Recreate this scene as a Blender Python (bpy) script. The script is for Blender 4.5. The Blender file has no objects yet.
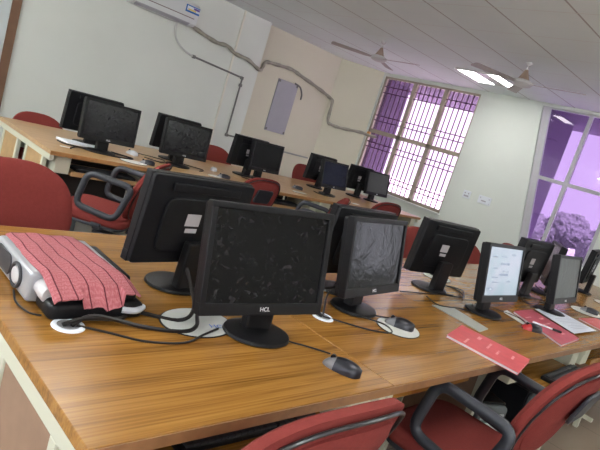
import bpy, bmesh, math, random
from mathutils import Vector, Matrix, Euler
random.seed(7)
S = bpy.context.scene
COL = bpy.context.collection
PI = math.pi
R = math.radians

# ------------------------------------------------------------------ materials
def mat(name, color, rough=.5, metal=0., spec=.5, bump=0., bscale=60., var=0., vscale=6., coat=0., emit=None, estr=0.):
    m = bpy.data.materials.new(name); m.use_nodes = True
    nt = m.node_tree; b = nt.nodes['Principled BSDF']
    c = (*color, 1)
    b.inputs['Base Color'].default_value = c
    b.inputs['Roughness'].default_value = rough
    b.inputs['Metallic'].default_value = metal
    b.inputs['Specular IOR Level'].default_value = spec
    b.inputs['Coat Weight'].default_value = coat
    b.inputs['Coat Roughness'].default_value = .12
    tc = nt.nodes.new('ShaderNodeTexCoord')
    n = nt.nodes.new('ShaderNodeTexNoise'); n.inputs['Scale'].default_value = vscale; n.inputs['Detail'].default_value = 4
    nt.links.new(tc.outputs['Object'], n.inputs['Vector'])
    r = nt.nodes.new('ShaderNodeValToRGB')
    lo = tuple(max(0, x*(1-var)) for x in color); hi = tuple(min(1, x*(1+var)) for x in color)
    r.color_ramp.elements[0].position = .3; r.color_ramp.elements[1].position = .7
    r.color_ramp.elements[0].color = (*lo, 1); r.color_ramp.elements[1].color = (*hi, 1)
    nt.links.new(n.outputs['Fac'], r.inputs['Fac']); nt.links.new(r.outputs['Color'], b.inputs['Base Color'])
    if bump:
        n2 = nt.nodes.new('ShaderNodeTexNoise'); n2.inputs['Scale'].default_value = bscale; n2.inputs['Detail'].default_value = 3
        nt.links.new(tc.outputs['Object'], n2.inputs['Vector'])
        bp = nt.nodes.new('ShaderNodeBump'); bp.inputs['Strength'].default_value = bump; bp.inputs['Distance'].default_value = .01
        nt.links.new(n2.outputs['Fac'], bp.inputs['Height']); nt.links.new(bp.outputs['Normal'], b.inputs['Normal'])
    if emit:
        b.inputs['Emission Color'].default_value = (*emit, 1); b.inputs['Emission Strength'].default_value = estr
    return m

def wood(name, dark, mid, light, rough=.3, coat=.0, scale=1., spec=.5):
    m = bpy.data.materials.new(name); m.use_nodes = True
    nt = m.node_tree; b = nt.nodes['Principled BSDF']; L = nt.links.new
    tc = nt.nodes.new('ShaderNodeTexCoord'); mp = nt.nodes.new('ShaderNodeMapping')
    mp.inputs['Scale'].default_value = (.7*scale, 22*scale, 8*scale)
    L(tc.outputs['Object'], mp.inputs['Vector'])
    n = nt.nodes.new('ShaderNodeTexNoise'); n.inputs['Scale'].default_value = 1.6; n.inputs['Detail'].default_value = 6; n.inputs['Roughness'].default_value = .65; n.inputs['Distortion'].default_value = .6
    L(mp.outputs['Vector'], n.inputs['Vector'])
    mp2 = nt.nodes.new('ShaderNodeMapping'); mp2.inputs['Scale'].default_value = (1.6*scale, 130*scale, 40*scale)
    L(tc.outputs['Object'], mp2.inputs['Vector'])
    n2 = nt.nodes.new('ShaderNodeTexNoise'); n2.inputs['Scale'].default_value = 1.5; n2.inputs['Detail'].default_value = 3
    L(mp2.outputs['Vector'], n2.inputs['Vector'])
    mix = nt.nodes.new('ShaderNodeMath'); mix.operation = 'MULTIPLY_ADD'; mix.inputs[1].default_value = .46
    ml = nt.nodes.new('ShaderNodeMath'); ml.operation = 'MULTIPLY'; ml.inputs[1].default_value = .60
    L(n.outputs['Fac'], ml.inputs[0]); L(n2.outputs['Fac'], mix.inputs[0]); L(ml.outputs[0], mix.inputs[2])
    r = nt.nodes.new('ShaderNodeValToRGB'); e = r.color_ramp.elements
    e[0].position = .36; e[0].color = (*dark, 1); e[1].position = .68; e[1].color = (*light, 1)
    k = e.new(.52); k.color = (*mid, 1)
    L(mix.outputs[0], r.inputs['Fac']); L(r.outputs['Color'], b.inputs['Base Color'])
    b.inputs['Roughness'].default_value = rough; b.inputs['Coat Weight'].default_value = coat; b.inputs['Coat Roughness'].default_value = .15
    b.inputs['Specular IOR Level'].default_value = spec
    return m

M = {}
M['wall'] = mat('wall_paint', (.76, .79, .73), .75, bump=.05, bscale=40, var=.03, vscale=1.2)
M['wall_cream'] = mat('wall_paint_cream', (.74, .71, .57), .75, bump=.05, bscale=40, var=.03, vscale=1.2)
M['wall_green'] = mat('wall_paint_pale_green', (.70, .75, .70), .6, bump=.04, bscale=40, var=.03, vscale=1.2)
M['wood'] = wood('teak_laminate', (.14, .055, .009), (.29, .132, .024), (.39, .195, .042), rough=.26, spec=.55)
M['wood_light'] = wood('teak_laminate_pale', (.32, .18, .07), (.42, .25, .11), (.50, .32, .155), rough=.32)
M['wood_edge'] = mat('teak_edge_band', (.26, .13, .055), .4, var=.15, vscale=30)
M['wood_edge2'] = mat('pale_edge_band', (.34, .17, .06), .4, var=.15, vscale=30)
M['panel'] = mat('side_panel_brown', (.27, .17, .11), .5, var=.08, vscale=20)
M['panel2'] = mat('side_panel_ochre', (.42, .27, .12), .5, var=.08, vscale=20)
M['shadow_panel'] = mat('dark_back_panel', (.03, .025, .022), .7)  # near-black colour paints in the shade under the desks
M['cream_trim'] = mat('cream_trim_paint', (.82, .81, .70), .5)
M['cream'] = mat('cream_powder_coat', (.55, .56, .44), .4)
M['black'] = mat('black_plastic', (.006, .006, .007), .42, spec=.22, bump=.05, bscale=400)
M['black_matte'] = mat('black_plastic_matte', (.006, .0065, .008), .5, spec=.2, bump=.05, bscale=300)
M['armblack'] = mat('armrest_plastic', (.022, .025, .032), .42)
M['grey_label'] = mat('silver_sticker', (.48, .46, .48), .4)
M['label_text'] = mat('badge_silver', (.7, .7, .72), .3)
M['blue_text'] = mat('blue_print', (.06, .18, .6), .5)
M['fabric'] = mat('red_upholstery', (.19, .032, .027), .9, bump=.3, bscale=500, var=.06, vscale=90, spec=.2)
M['fabric_dark'] = mat('maroon_upholstery', (.25, .045, .038), .92, bump=.3, bscale=500, var=.12, vscale=60, spec=.2)
M['piping'] = mat('black_piping', (.012, .010, .012), .3)
M['chrome'] = mat('chrome', (.6, .6, .6), .25, metal=1)
M['white'] = mat('white_plastic', (.72, .74, .74), .35)
M['offwhite'] = mat('pad_white', (.62, .63, .60), .5, var=.04, vscale=20)
M['grey_pad'] = mat('pad_grey', (.36, .37, .34), .5, var=.05)
M['silver'] = mat('silver_plastic', (.40, .41, .43), .3, metal=.35)
M['darkgrille'] = mat('dark_grille', (.03, .03, .035), .5)
M['floor'] = None
M['brown'] = mat('brown_trim_paint', (.17, .085, .045), .5, var=.1)
M['pipe'] = mat('pipe_insulation', (.38, .36, .30), .8, bump=.4, bscale=60, var=.15, vscale=15)
M['cable_dark'] = mat('conduit_grey', (.20, .20, .185), .6)
M['notice'] = mat('notice_board_grey', (.40, .40, .44), .5, var=.03)
M['frame_tan'] = mat('window_frame_tan', (.42, .36, .29), .5)
M['frame_grey'] = mat('window_frame_grey', (.52, .52, .55), .45)
M['grille'] = mat('window_bars', (.10, .03, .08), .5)
M['lamp'] = mat('lamp_diffuser', (.9, .9, .9), .5, emit=(1, .97, .93), estr=10)
M['fill_tubelamp'] = mat('fill_tube_lamp', (.9, .9, .9), .5, emit=(.97, 1, .98), estr=95)
M['fan'] = mat('fan_enamel', (.36, .32, .31), .4)
M['fan_motor'] = mat('fan_motor_enamel', (.55, .54, .54), .35)
M['fan_brown'] = mat('fan_canopy', (.30, .22, .17), .4)
M['pink'] = mat('book_cover_pink', (.62, .10, .11), .42, var=.08, vscale=25)
M['pink2'] = mat('book_cover_rose', (.52, .09, .13), .42, var=.08, vscale=25)
M['paper'] = mat('paper', (.66, .70, .78), .6)
M['pageedge'] = mat('page_edges', (.75, .74, .75), .7)
M['ink'] = mat('ink_lines', (.40, .43, .52), .6)
M['bookprint'] = mat('book_print', (.80, .42, .42), .5)
M['darkcable'] = mat('cable_black', (.010, .008, .008), .45)
M['mouse'] = mat('mouse_shell', (.012, .013, .02), .28)
M['mouse_grey'] = mat('mouse_buttons_grey', (.20, .20, .21), .4)
M['red'] = mat('mouse_red', (.45, .02, .02), .3)
M['mouse_white'] = mat('mouse_silver', (.5, .52, .56), .3)
M['keys'] = mat('keycaps', (.035, .037, .042), .5)
M['concrete'] = mat('exterior_fin_paint', (.17, .12, .22), .8)
M['pipe_glow'] = mat('orange_pipe_glow', (.75, .38, .12), .8, bump=.5, bscale=40)  # orange stands in for yellowish light on the pipe end
M['leaf'] = mat('hazy_foliage', (.17, .175, .19), 1., var=.2, vscale=2)  # greyed leaf colour paints in the distance haze
M['bark'] = mat('bark', (.1, .07, .05), .9)
M['ground'] = mat('ground_earth', (.56, .57, .56), .9, var=.2, vscale=.3)
M['blue'] = mat('sticker_blue', (.02, .16, .5), .5)
M['yellow'] = mat('sticker_yellow', (.8, .62, .12), .5)
M['stickwhite'] = mat('sticker_white', (.75, .8, .85), .5)
M['purple'] = mat('sticker_purple', (.15, .08, .35), .5)

def tile_floor():
    m = bpy.data.materials.new('floor_tiles'); m.use_nodes = True; nt = m.node_tree; b = nt.nodes['Principled BSDF']; L = nt.links.new
    tc = nt.nodes.new('ShaderNodeTexCoord'); br = nt.nodes.new('ShaderNodeTexBrick'); br.offset = 0
    br.inputs['Scale'].default_value = 1; br.inputs['Brick Width'].default_value = .6; br.inputs['Row Height'].default_value = .6
    br.inputs['Mortar Size'].default_value = .004
    br.inputs['Color1'].default_value = (.22, .17, .13, 1); br.inputs['Color2'].default_value = (.20, .155, .12, 1); br.inputs['Mortar'].default_value = (.09, .07, .05, 1)
    L(tc.outputs['Object'], br.inputs['Vector']); L(br.outputs['Color'], b.inputs['Base Color']); b.inputs['Roughness'].default_value = .35
    return m
M['floor'] = tile_floor()

def ceiling_mat():
    m = bpy.data.materials.new('ceiling_panels'); m.use_nodes = True; nt = m.node_tree; b = nt.nodes['Principled BSDF']; L = nt.links.new
    tc = nt.nodes.new('ShaderNodeTexCoord'); sp = nt.nodes.new('ShaderNodeSeparateXYZ'); L(tc.outputs['Object'], sp.inputs[0])
    def line(out, off, per, wid):
        a = nt.nodes.new('ShaderNodeMath'); a.operation = 'ADD'; a.inputs[1].default_value = off + 100*per; L(out, a.inputs[0])
        d = nt.nodes.new('ShaderNodeMath'); d.operation = 'MODULO'; d.inputs[1].default_value = per; L(a.outputs[0], d.inputs[0])
        g = nt.nodes.new('ShaderNodeMath'); g.operation = 'LESS_THAN'; g.inputs[1].default_value = wid; L(d.outputs[0], g.inputs[0])
        return g
    ly = line(sp.outputs['Y'], -1.86, .66, .016); lx = line(sp.outputs['X'], -.1, .66, .008)
    n = nt.nodes.new('ShaderNodeTexNoise'); n.inputs['Scale'].default_value = 2; n.inputs['Detail'].default_value = 4; L(tc.outputs['Object'], n.inputs['Vector'])
    r = nt.nodes.new('ShaderNodeValToRGB'); r.color_ramp.elements[0].color = (.77, .84, .835, 1); r.color_ramp.elements[1].color = (.83, .895, .89, 1)
    L(n.outputs['Fac'], r.inputs['Fac'])
    m1 = nt.nodes.new('ShaderNodeMixRGB'); m1.inputs['Color2'].default_value = (.46, .45, .44, 1); L(ly.outputs[0], m1.inputs['Fac']); L(r.outputs['Color'], m1.inputs['Color1'])
    m2 = nt.nodes.new('ShaderNodeMixRGB'); m2.inputs['Color2'].default_value = (.72, .71, .70, 1); L(lx.outputs[0], m2.inputs['Fac']); L(m1.outputs['Color'], m2.inputs['Color1'])
    L(m2.outputs['Color'], b.inputs['Base Color']); b.inputs['Roughness'].default_value = .8
    return m
M['ceiling'] = ceiling_mat()

def glass_mat(name, tint, gloss=.08):
    m = bpy.data.materials.new(name); m.use_nodes = True; nt = m.node_tree; nt.nodes.clear(); L = nt.links.new
    o = nt.nodes.new('ShaderNodeOutputMaterial'); t = nt.nodes.new('ShaderNodeBsdfTransparent'); t.inputs['Color'].default_value = (*tint, 1)
    g = nt.nodes.new('ShaderNodeBsdfGlossy'); g.inputs['Roughness'].default_value = .03
    mx = nt.nodes.new('ShaderNodeMixShader'); mx.inputs['Fac'].default_value = gloss
    L(t.outputs[0], mx.inputs[1]); L(g.outputs[0], mx.inputs[2]); L(mx.outputs[0], o.inputs['Surface'])
    return m
M['glass_clear'] = glass_mat('window_glass_pinkish', (.66, .56, .67), .02)
M['glass_purple'] = glass_mat('window_glass_purple_film', (.40, .32, .46), .04)
M['glass_frost'] = glass_mat('window_glass_plain', (.85, .85, .88), .05)

def screen_mat(name, base, film=.5, rough=.16, glare_col=None):
    """glossy monitor panel still wearing its crumpled protective film"""
    m = bpy.data.materials.new(name); m.use_nodes = True; nt = m.node_tree; b = nt.nodes['Principled BSDF']; L = nt.links.new
    tc = nt.nodes.new('ShaderNodeTexCoord')
    n = nt.nodes.new('ShaderNodeTexNoise'); n.inputs['Scale'].default_value = 11; n.inputs['Detail'].default_value = 5; n.inputs['Distortion'].default_value = 1.6
    L(tc.outputs['Object'], n.inputs['Vector'])
    bp = nt.nodes.new('ShaderNodeBump'); bp.inputs['Strength'].default_value = film; bp.inputs['Distance'].default_value = .012
    L(n.outputs['Fac'], bp.inputs['Height']); L(bp.outputs['Normal'], b.inputs['Normal'])
    n2 = nt.nodes.new('ShaderNodeTexNoise'); n2.inputs['Scale'].default_value = 26; n2.inputs['Detail'].default_value = 4; n2.inputs['Distortion'].default_value = 2.4
    L(tc.outputs['Object'], n2.inputs['Vector'])
    r = nt.nodes.new('ShaderNodeValToRGB'); r.color_ramp.elements[0].position = .60; r.color_ramp.elements[1].position = .74  # pale blotches paint the film's glare into the base colour
    r.color_ramp.elements[0].color = (*base, 1); c2 = glare_col or tuple(min(1, x+.09) for x in base)
    r.color_ramp.elements[1].color = (*c2, 1)
    L(n2.outputs['Fac'], r.inputs['Fac']); L(r.outputs['Color'], b.inputs['Base Color'])
    b.inputs['Roughness'].default_value = rough; b.inputs['Specular IOR Level'].default_value = .22
    return m
M['scr'] = screen_mat('screen_film_dark', (.004, .004, .0045), .18, .16, (.038, .034, .038))
M['scr_far'] = screen_mat('screen_film_dull', (.006, .005, .007), .15, .25, (.014, .013, .015))
M['scr_blue'] = screen_mat('screen_glare_blue', (.006, .008, .026), .15, .25, (.012, .014, .04))  # blue tone paints what the film reflects
M['scr_grey'] = screen_mat('screen_glare_grey', (.07, .075, .07), .2, .3, (.11, .11, .105))  # grey tone is a painted reflection on the film
def lit_screen():
    m = bpy.data.materials.new('lit_document_screen'); m.use_nodes = True; nt = m.node_tree; b = nt.nodes['Principled BSDF']; L = nt.links.new
    tc = nt.nodes.new('ShaderNodeTexCoord')
    n = nt.nodes.new('ShaderNodeTexNoise'); n.inputs['Scale'].default_value = 9; n.inputs['Detail'].default_value = 3
    L(tc.outputs['Object'], n.inputs['Vector'])
    r = nt.nodes.new('ShaderNodeValToRGB'); r.color_ramp.elements[0].position = .35; r.color_ramp.elements[1].position = .65
    r.color_ramp.elements[0].color = (.36, .47, .54, 1); r.color_ramp.elements[1].color = (.46, .50, .60, 1)
    L(n.outputs['Fac'], r.inputs['Fac']); L(r.outputs['Color'], b.inputs['Emission Color']); b.inputs['Emission Strength'].default_value = .42
    b.inputs['Base Color'].default_value = (.03, .03, .03, 1); b.inputs['Roughness'].default_value = .25
    return m
M['scr_lit'] = lit_screen()
def lit_text():
    m = mat('lit_document_text', (.03, .03, .04), .4, emit=(.30, .36, .46), estr=.48); return m
M['scr_text'] = lit_text()

def towel_mat():
    m = bpy.data.materials.new('towel_cotton'); m.use_nodes = True; nt = m.node_tree; b = nt.nodes['Principled BSDF']; L = nt.links.new
    tc = nt.nodes.new('ShaderNodeTexCoord'); sp = nt.nodes.new('ShaderNodeSeparateXYZ'); L(tc.outputs['UV'], sp.inputs[0])
    def stripes(out, per, wid, off):
        a = nt.nodes.new('ShaderNodeMath'); a.operation = 'ADD'; a.inputs[1].default_value = off; L(out, a.inputs[0])
        d = nt.nodes.new('ShaderNodeMath'); d.operation = 'MODULO'; d.inputs[1].default_value = per; L(a.outputs[0], d.inputs[0])
        g = nt.nodes.new('ShaderNodeMath'); g.operation = 'LESS_THAN'; g.inputs[1].default_value = wid; L(d.outputs[0], g.inputs[0]); return g
    s1 = stripes(sp.outputs['X'], .17, .016, .10); s2 = stripes(sp.outputs['Y'], .035, .012, 0)
    n = nt.nodes.new('ShaderNodeTexNoise'); n.inputs['Scale'].default_value = 60; L(tc.outputs['UV'], n.inputs['Vector'])
    r = nt.nodes.new('ShaderNodeValToRGB'); r.color_ramp.elements[0].color = (.34, .09, .10, 1); r.color_ramp.elements[1].color = (.46, .16, .175, 1)
    r.color_ramp.elements[0].position = .35; r.color_ramp.elements[1].position = .65
    L(n.outputs['Fac'], r.inputs['Fac'])
    m1 = nt.nodes.new('ShaderNodeMixRGB'); m1.inputs['Color2'].default_value = (.32, .08, .095, 1)
    mf = nt.nodes.new('ShaderNodeMath'); mf.operation = 'MULTIPLY'; mf.inputs[1].default_value = .5; L(s2.outputs[0], mf.inputs[0])
    L(mf.outputs[0], m1.inputs['Fac']); L(r.outputs['Color'], m1.inputs['Color1'])
    m2 = nt.nodes.new('ShaderNodeMixRGB'); m2.inputs['Color2'].default_value = (.10, .008, .018, 1); L(s1.outputs[0], m2.inputs['Fac']); L(m1.outputs['Color'], m2.inputs['Color1'])
    L(m2.outputs['Color'], b.inputs['Base Color']); b.inputs['Roughness'].default_value = .95
    bp = nt.nodes.new('ShaderNodeBump'); bp.inputs['Strength'].default_value = .5; bp.inputs['Distance'].default_value = .004
    L(n.outputs['Fac'], bp.inputs['Height']); L(bp.outputs['Normal'], b.inputs['Normal'])
    return m
M['towel'] = towel_mat()

# ------------------------------------------------------------------ mesh helpers
def link(name, bm, m, parent=None, smooth=False, loc=None, rot=None, recalc=True):
    if recalc: bmesh.ops.recalc_face_normals(bm, faces=bm.faces)
    me = bpy.data.meshes.new(name); bm.to_mesh(me); bm.free()
    ms = m if isinstance(m, (list, tuple)) else [m]
    for x in ms: me.materials.append(M[x] if isinstance(x, str) else x)
    if smooth:
        for p in me.polygons: p.use_smooth = True
        try: me.set_sharp_from_angle(angle=R(38))
        except Exception: pass
    o = bpy.data.objects.new(name, me); COL.objects.link(o)
    if parent: o.parent = parent
    if loc: o.location = loc
    if rot: o.rotation_euler = rot
    return o

def box(bm, x0, x1, y0, y1, z0, z1, bev=0., seg=2, mi=0, mtx=None):
    t = bmesh.new()
    bmesh.ops.create_cube(t, size=1)
    for v in t.verts:
        v.co = Vector(((x0+x1)/2 + v.co.x*(x1-x0), (y0+y1)/2 + v.co.y*(y1-y0), (z0+z1)/2 + v.co.z*(z1-z0)))
    if bev > 0:
        bmesh.ops.bevel(t, geom=list(t.edges), offset=bev, segments=seg, profile=.5, affect='EDGES')
    for f in t.faces: f.material_index = mi
    if mtx is not None: bmesh.ops.transform(t, matrix=mtx, verts=t.verts)
    merge(bm, t)

def merge(bm, t):
    me = bpy.data.meshes.new('tmp'); t.to_mesh(me); t.free(); bm.from_mesh(me); bpy.data.meshes.remove(me)

def prism(bm, poly, axis, a0, a1, bev=0., seg=2, mi=0, mtx=None):
    """extrude polygon (2-D points) along axis between a0 and a1"""
    t = bmesh.new()
    def P(u, v, a): return {'x': (a, u, v), 'y': (u, a, v), 'z': (u, v, a)}[axis]
    v0 = [t.verts.new(P(u, v, a0)) for u, v in poly]; v1 = [t.verts.new(P(u, v, a1)) for u, v in poly]
    t.faces.new(v0); t.faces.new(v1[::-1]); n = len(poly)
    for i in range(n): t.faces.new([v0[i], v1[i], v1[(i+1) % n], v0[(i+1) % n]])
    bmesh.ops.recalc_face_normals(t, faces=t.faces)
    if bev:
        es = [e for e in t.edges if len(e.link_faces) == 2 and e.calc_face_angle() > .6]
        bmesh.ops.bevel(t, geom=es, offset=bev, segments=seg, profile=.5, affect='EDGES')
    for f in t.faces: f.material_index = mi
    if mtx is not None: bmesh.ops.transform(t, matrix=mtx, verts=t.verts)
    merge(bm, t)

def catmull(pts, n=6, closed=False):
    P = [Vector(p) for p in pts]; out = []; N = len(P)
    rng = range(N if closed else N-1)
    for i in rng:
        if closed: a, b, c, d = P[(i-1) % N], P[i], P[(i+1) % N], P[(i+2) % N]
        else: a, b, c, d = P[max(0, i-1)], P[i], P[i+1], P[min(N-1, i+2)]
        for k in range(n):
            t = k/n
            out.append(.5*((2*b)+(c-a)*t+(2*a-5*b+4*c-d)*t*t+(3*b-a-3*c+d)*t**3))
    if not closed: out.append(P[-1])
    return out

def tube(bm, pts, r, n=8, closed=False, mi=0, flat=1., up=None):
    t = bmesh.new(); N = len(pts); rings = []
    pts = [Vector(p) for p in pts]; prev = None
    for i, p in enumerate(pts):
        if closed: d = pts[(i+1) % N]-pts[(i-1) % N]
        else: d = pts[min(N-1, i+1)]-pts[max(0, i-1)]
        d.normalize()
        if up is not None: a = Vector(up)
        elif prev is None: a = Vector((0, 0, 1)) if abs(d.z) < .9 else Vector((1, 0, 0))
        else: a = prev
        a = (a-d*a.dot(d)).normalized(); prev = a; b = d.cross(a)
        rr = r[i] if isinstance(r, (list, tuple)) else r
        rings.append([t.verts.new(p+a*math.cos(2*PI*k/n)*rr*flat+b*math.sin(2*PI*k/n)*rr) for k in range(n)])
    for i in range(N if closed else N-1):
        A, B = rings[i], rings[(i+1) % N]
        for k in range(n): t.faces.new([A[k], A[(k+1) % n], B[(k+1) % n], B[k]])
    if not closed: t.faces.new(rings[0][::-1]); t.faces.new(rings[-1])
    for f in t.faces: f.material_index = mi
    merge(bm, t)

def lathe(bm, prof, n=24, loc=(0, 0, 0), sx=1., sy=1., mi=0, mtx=None):
    t = bmesh.new(); rings = []
    for r, z in prof:
        if r < 1e-6: rings.append([t.verts.new((loc[0], loc[1], loc[2]+z))])
        else: rings.append([t.verts.new((loc[0]+r*sx*math.cos(2*PI*k/n), loc[1]+r*sy*math.sin(2*PI*k/n), loc[2]+z)) for k in range(n)])
    for A, B in zip(rings, rings[1:]):
        if len(A) == 1 and len(B) == 1: continue
        for k in range(n):
            a = A[0] if len(A) == 1 else A[k]; a2 = None if len(A) == 1 else A[(k+1) % n]
            b = B[0] if len(B) == 1 else B[k]; b2 = None if len(B) == 1 else B[(k+1) % n]
            vs = [v for v in (a, a2, b2, b) if v is not None]
            t.faces.new(vs)
    if len(rings[0]) > 1: t.faces.new(rings[0][::-1])
    if len(rings[-1]) > 1: t.faces.new(rings[-1])
    for f in t.faces: f.material_index = mi
    if mtx is not None: bmesh.ops.transform(t, matrix=mtx, verts=t.verts)
    merge(bm, t)

def rrect(w, h, r, n=5, cx=0., cy=0.):
    out = []
    for (sx, sy, a0) in ((1, 1, 0), (-1, 1, 90), (-1, -1, 180), (1, -1, 270)):
        for k in range(n+1):
            a = R(a0+90*k/n); out.append((cx+sx*(w/2-r)+r*math.cos(a), cy+sy*(h/2-r)+r*math.sin(a)))
    return out

def empty(name, loc, rz=0.):
    o = bpy.data.objects.new(name, None); COL.objects.link(o); o.location = loc; o.rotation_euler = (0, 0, rz); o.empty_display_size = .1
    return o
def tag(o, label=None, cat=None, group=None, kind=None):
    if label: o['label'] = label
    if cat: o['category'] = cat
    if group: o['group'] = group
    if kind: o['kind'] = kind
    return o
def struct(name, bm, m, parent=None, **k):
    o = link(name, bm, m, parent, **k)
    if parent is None: o['kind'] = 'structure'
    return o
def copy_tree(o, parent=None):
    c = o.copy(); COL.objects.link(c)
    if parent: c.parent = parent
    for ch in [x for x in bpy.data.objects if x.parent == o]: copy_tree(ch, c)
    return c
def place(o, loc, rz, label, cat=None, group=None):
    o.location = loc; o.rotation_euler = (0, 0, rz); tag(o, label, cat, group); return o

def text_mesh(name, body, size, m, parent, mtx, depth=.0006):
    cu = bpy.data.curves.new(name, 'FONT'); cu.body = body; cu.size = size; cu.align_x = 'CENTER'; cu.align_y = 'CENTER'; cu.extrude = depth
    t = bpy.data.objects.new('tmp', cu); COL.objects.link(t)
    dg = bpy.context.evaluated_depsgraph_get(); me = bpy.data.meshes.new_from_object(t.evaluated_get(dg))
    bpy.data.objects.remove(t); bpy.data.curves.remove(cu)
    me.transform(mtx); me.materials.clear(); me.materials.append(M[m]); me.name = name
    o = bpy.data.objects.new(name, me); COL.objects.link(o); o.parent = parent
    return o

# ------------------------------------------------------------------ the room
ZC = 2.7; XW = 7.9; YB = 6.98; YB2 = 7.13; XL = -2.4; YF = -3.0
bm = bmesh.new(); box(bm, XL-.2, XW+.02, YF-.2, YB2+.2, -.1, 0); struct('floor', bm, 'floor')
bm = bmesh.new(); box(bm, XL-.2, XW+.4, YF-.2, YB2+.2, ZC, ZC+.12); struct('ceiling', bm, 'ceiling')
bm = bmesh.new(); box(bm, XL-.2, 5.47, YB, YB2+.2, 0, ZC, mi=0)
wb = struct('wall_back', bm, ['wall'])
bm = bmesh.new(); prism(bm, [(5.47, YB2), (7.3, YB2), (7.92, 6.58), (8.1, 6.58), (8.1, YB2+.2), (5.47, YB2+.2)], 'z', 0, ZC)
struct('wall_recess', bm, 'wall_cream')
# narrow pale strip on the back wall
bm = bmesh.new(); box(bm, 4.93, 4.965, YB-.012, YB, 0, ZC, .003); struct('trim_2', bm, 'cream_trim')
bm = bmesh.new(); box(bm, 1.955, 2.05, YB-.035, YB, 0, ZC, .004); struct('trim_1', bm, 'brown')
bm = bmesh.new(); box(bm, .95, 1.955, YB-.02, YB, 0, ZC, .003); box(bm, 1.05, 1.86, YB-.03, YB-.018, .15, 2.5, .004)
struct('door_1', bm, mat('pale_blue_panel', (.60, .66, .66), .5))
# right wall (window wall), thickness .22
W2T = (3.62, 3.25)   # left jamb of window 2 leans: y at top, y at bottom
bm = bmesh.new(); T = XW+.12
box(bm, XW, T, 6.56, 6.75, 0, ZC)
box(bm, XW, T, 4.62, 6.56, 0, .70); box(bm, XW, T, 4.62, 6.56, 2.645, ZC)
prism(bm, [(4.62, 0), (4.62, ZC), (3.64, ZC), (3.255, .70), (3.255, 0)], 'x', XW, T)
box(bm, XW, T, 2.30, 3.255, 0, .70); prism(bm, [(2.30, 2.66), (3.66, 2.66), (3.66, ZC), (2.30, ZC)], 'x', XW, T)
box(bm, XW, T, -.5, 2.30, 0, ZC)
box(bm, XW, T, -1.5, -.5, 0, .8); box(bm, XW, T, -1.5, -.5, 2.4, ZC); box(bm, XW, T, YF-.2, -1.5, 0, ZC)
struct('wall_right', bm, 'wall_green')
bm = bmesh.new(); box(bm, XL-.2, XL, YF-.2, -2, 0, ZC); box(bm, XL-.2, XL, 4.6, YB, 0, ZC); box(bm, XL-.2, XL, -2, 4.6, 0, .85); box(bm, XL-.2, XL, -2, 4.6, 2.45, ZC); struct('wall_left', bm, 'wall')
bm = bmesh.new(); box(bm, XL, -2, YF-.2, YF, 0, ZC); box(bm, 1.0, XW, YF-.2, YF, 0, ZC); box(bm, -2, 1.0, YF-.2, YF, 0, .85); box(bm, -2, 1.0, YF-.2, YF, 2.45, ZC); struct('wall_front', bm, 'wall')
bm = bmesh.new()  # unseen left-wall window, added to bring in daylight
for y in (-2, .2, 2.4, 4.54): box(bm, XL-.12, XL-.06, y, y+.06, .85, 2.45, .004)
box(bm, XL-.12, XL-.06, -2, 4.6, .85, .91, .004); box(bm, XL-.12, XL-.06, -2, 4.6, 2.39, 2.45, .004)
w4 = struct('added_window_4', bm, 'frame_grey'); bm = bmesh.new(); box(bm, XL-.10, XL-.096, -1.95, 4.55, .9, 2.4); link('window_pane', bm, 'glass_frost', w4)
bm = bmesh.new()  # unseen front-wall window, added and sized for daylight fill
for x in (-2, -.5, .94): box(bm, x, x+.06, YF-.12, YF-.06, .85, 2.45, .004)
box(bm, -2, 1.0, YF-.12, YF-.06, .85, .91, .004); box(bm, -2, 1.0, YF-.12, YF-.06, 2.39, 2.45, .004)
w5 = struct('added_window_5', bm, 'frame_grey'); bm = bmesh.new(); box(bm, -1.95, .95, YF-.10, YF-.096, .9, 2.4); link('window_pane', bm, 'glass_frost', w5)

# window 1: barred, tan frame, 3 x 2 bays
def frame_bars(bm, segs, x0, x1):
    for (y0, y1, z0, z1) in segs: box(bm, x0, x1, y0, y1, z0, z1, .004)
bm = bmesh.new()
yl, yr, zb, zt, zm = 6.56, 4.62, .70, 2.645, 1.665
fr = [(yl-.045, yl, zb, zt), (yr, yr+.035, zb, zt), (yr, yl, zt-.035, zt), (yr, yl, zb, zb+.05), (yr, yl, zm-.035, zm+.035)]
for y in (5.88, 5.25): fr.append((y-.04, y+.04, zb, zt))
frame_bars(bm, fr, XW+.02, XW+.085)
w1 = struct('window_1', bm, 'frame_tan')
bm = bmesh.new()
ys = []
for a, b in ((5.29, 5.84), (5.92, 6.515), (4.655, 5.21)):
    for k in range(5): ys.append(a+(b-a)*(k+1)/6)
for y in ys: tube(bm, [(XW+.035, y, zb+.03), (XW+.035, y, zt-.03)], .010, 6)
for z in (2.47, 2.36, 1.95, 1.86, 1.47, 1.38, .97, .89):
    tube(bm, [(XW+.030, yr+.03, z), (XW+.030, yl-.03, z)], .0085, 6)
link('window_grille', bm, 'grille', w1)
bm = bmesh.new(); box(bm, XW+.06, XW+.064, yr+.03, yl-.03, zb+.04, zt-.03); link('window_pane', bm, 'glass_clear', w1)
bm = bmesh.new(); box(bm, XW-.06, XW+.03, yr-.02, yl+.0, zb-.03, zb, .004); link('window_sill', bm, 'white', w1)
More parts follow.
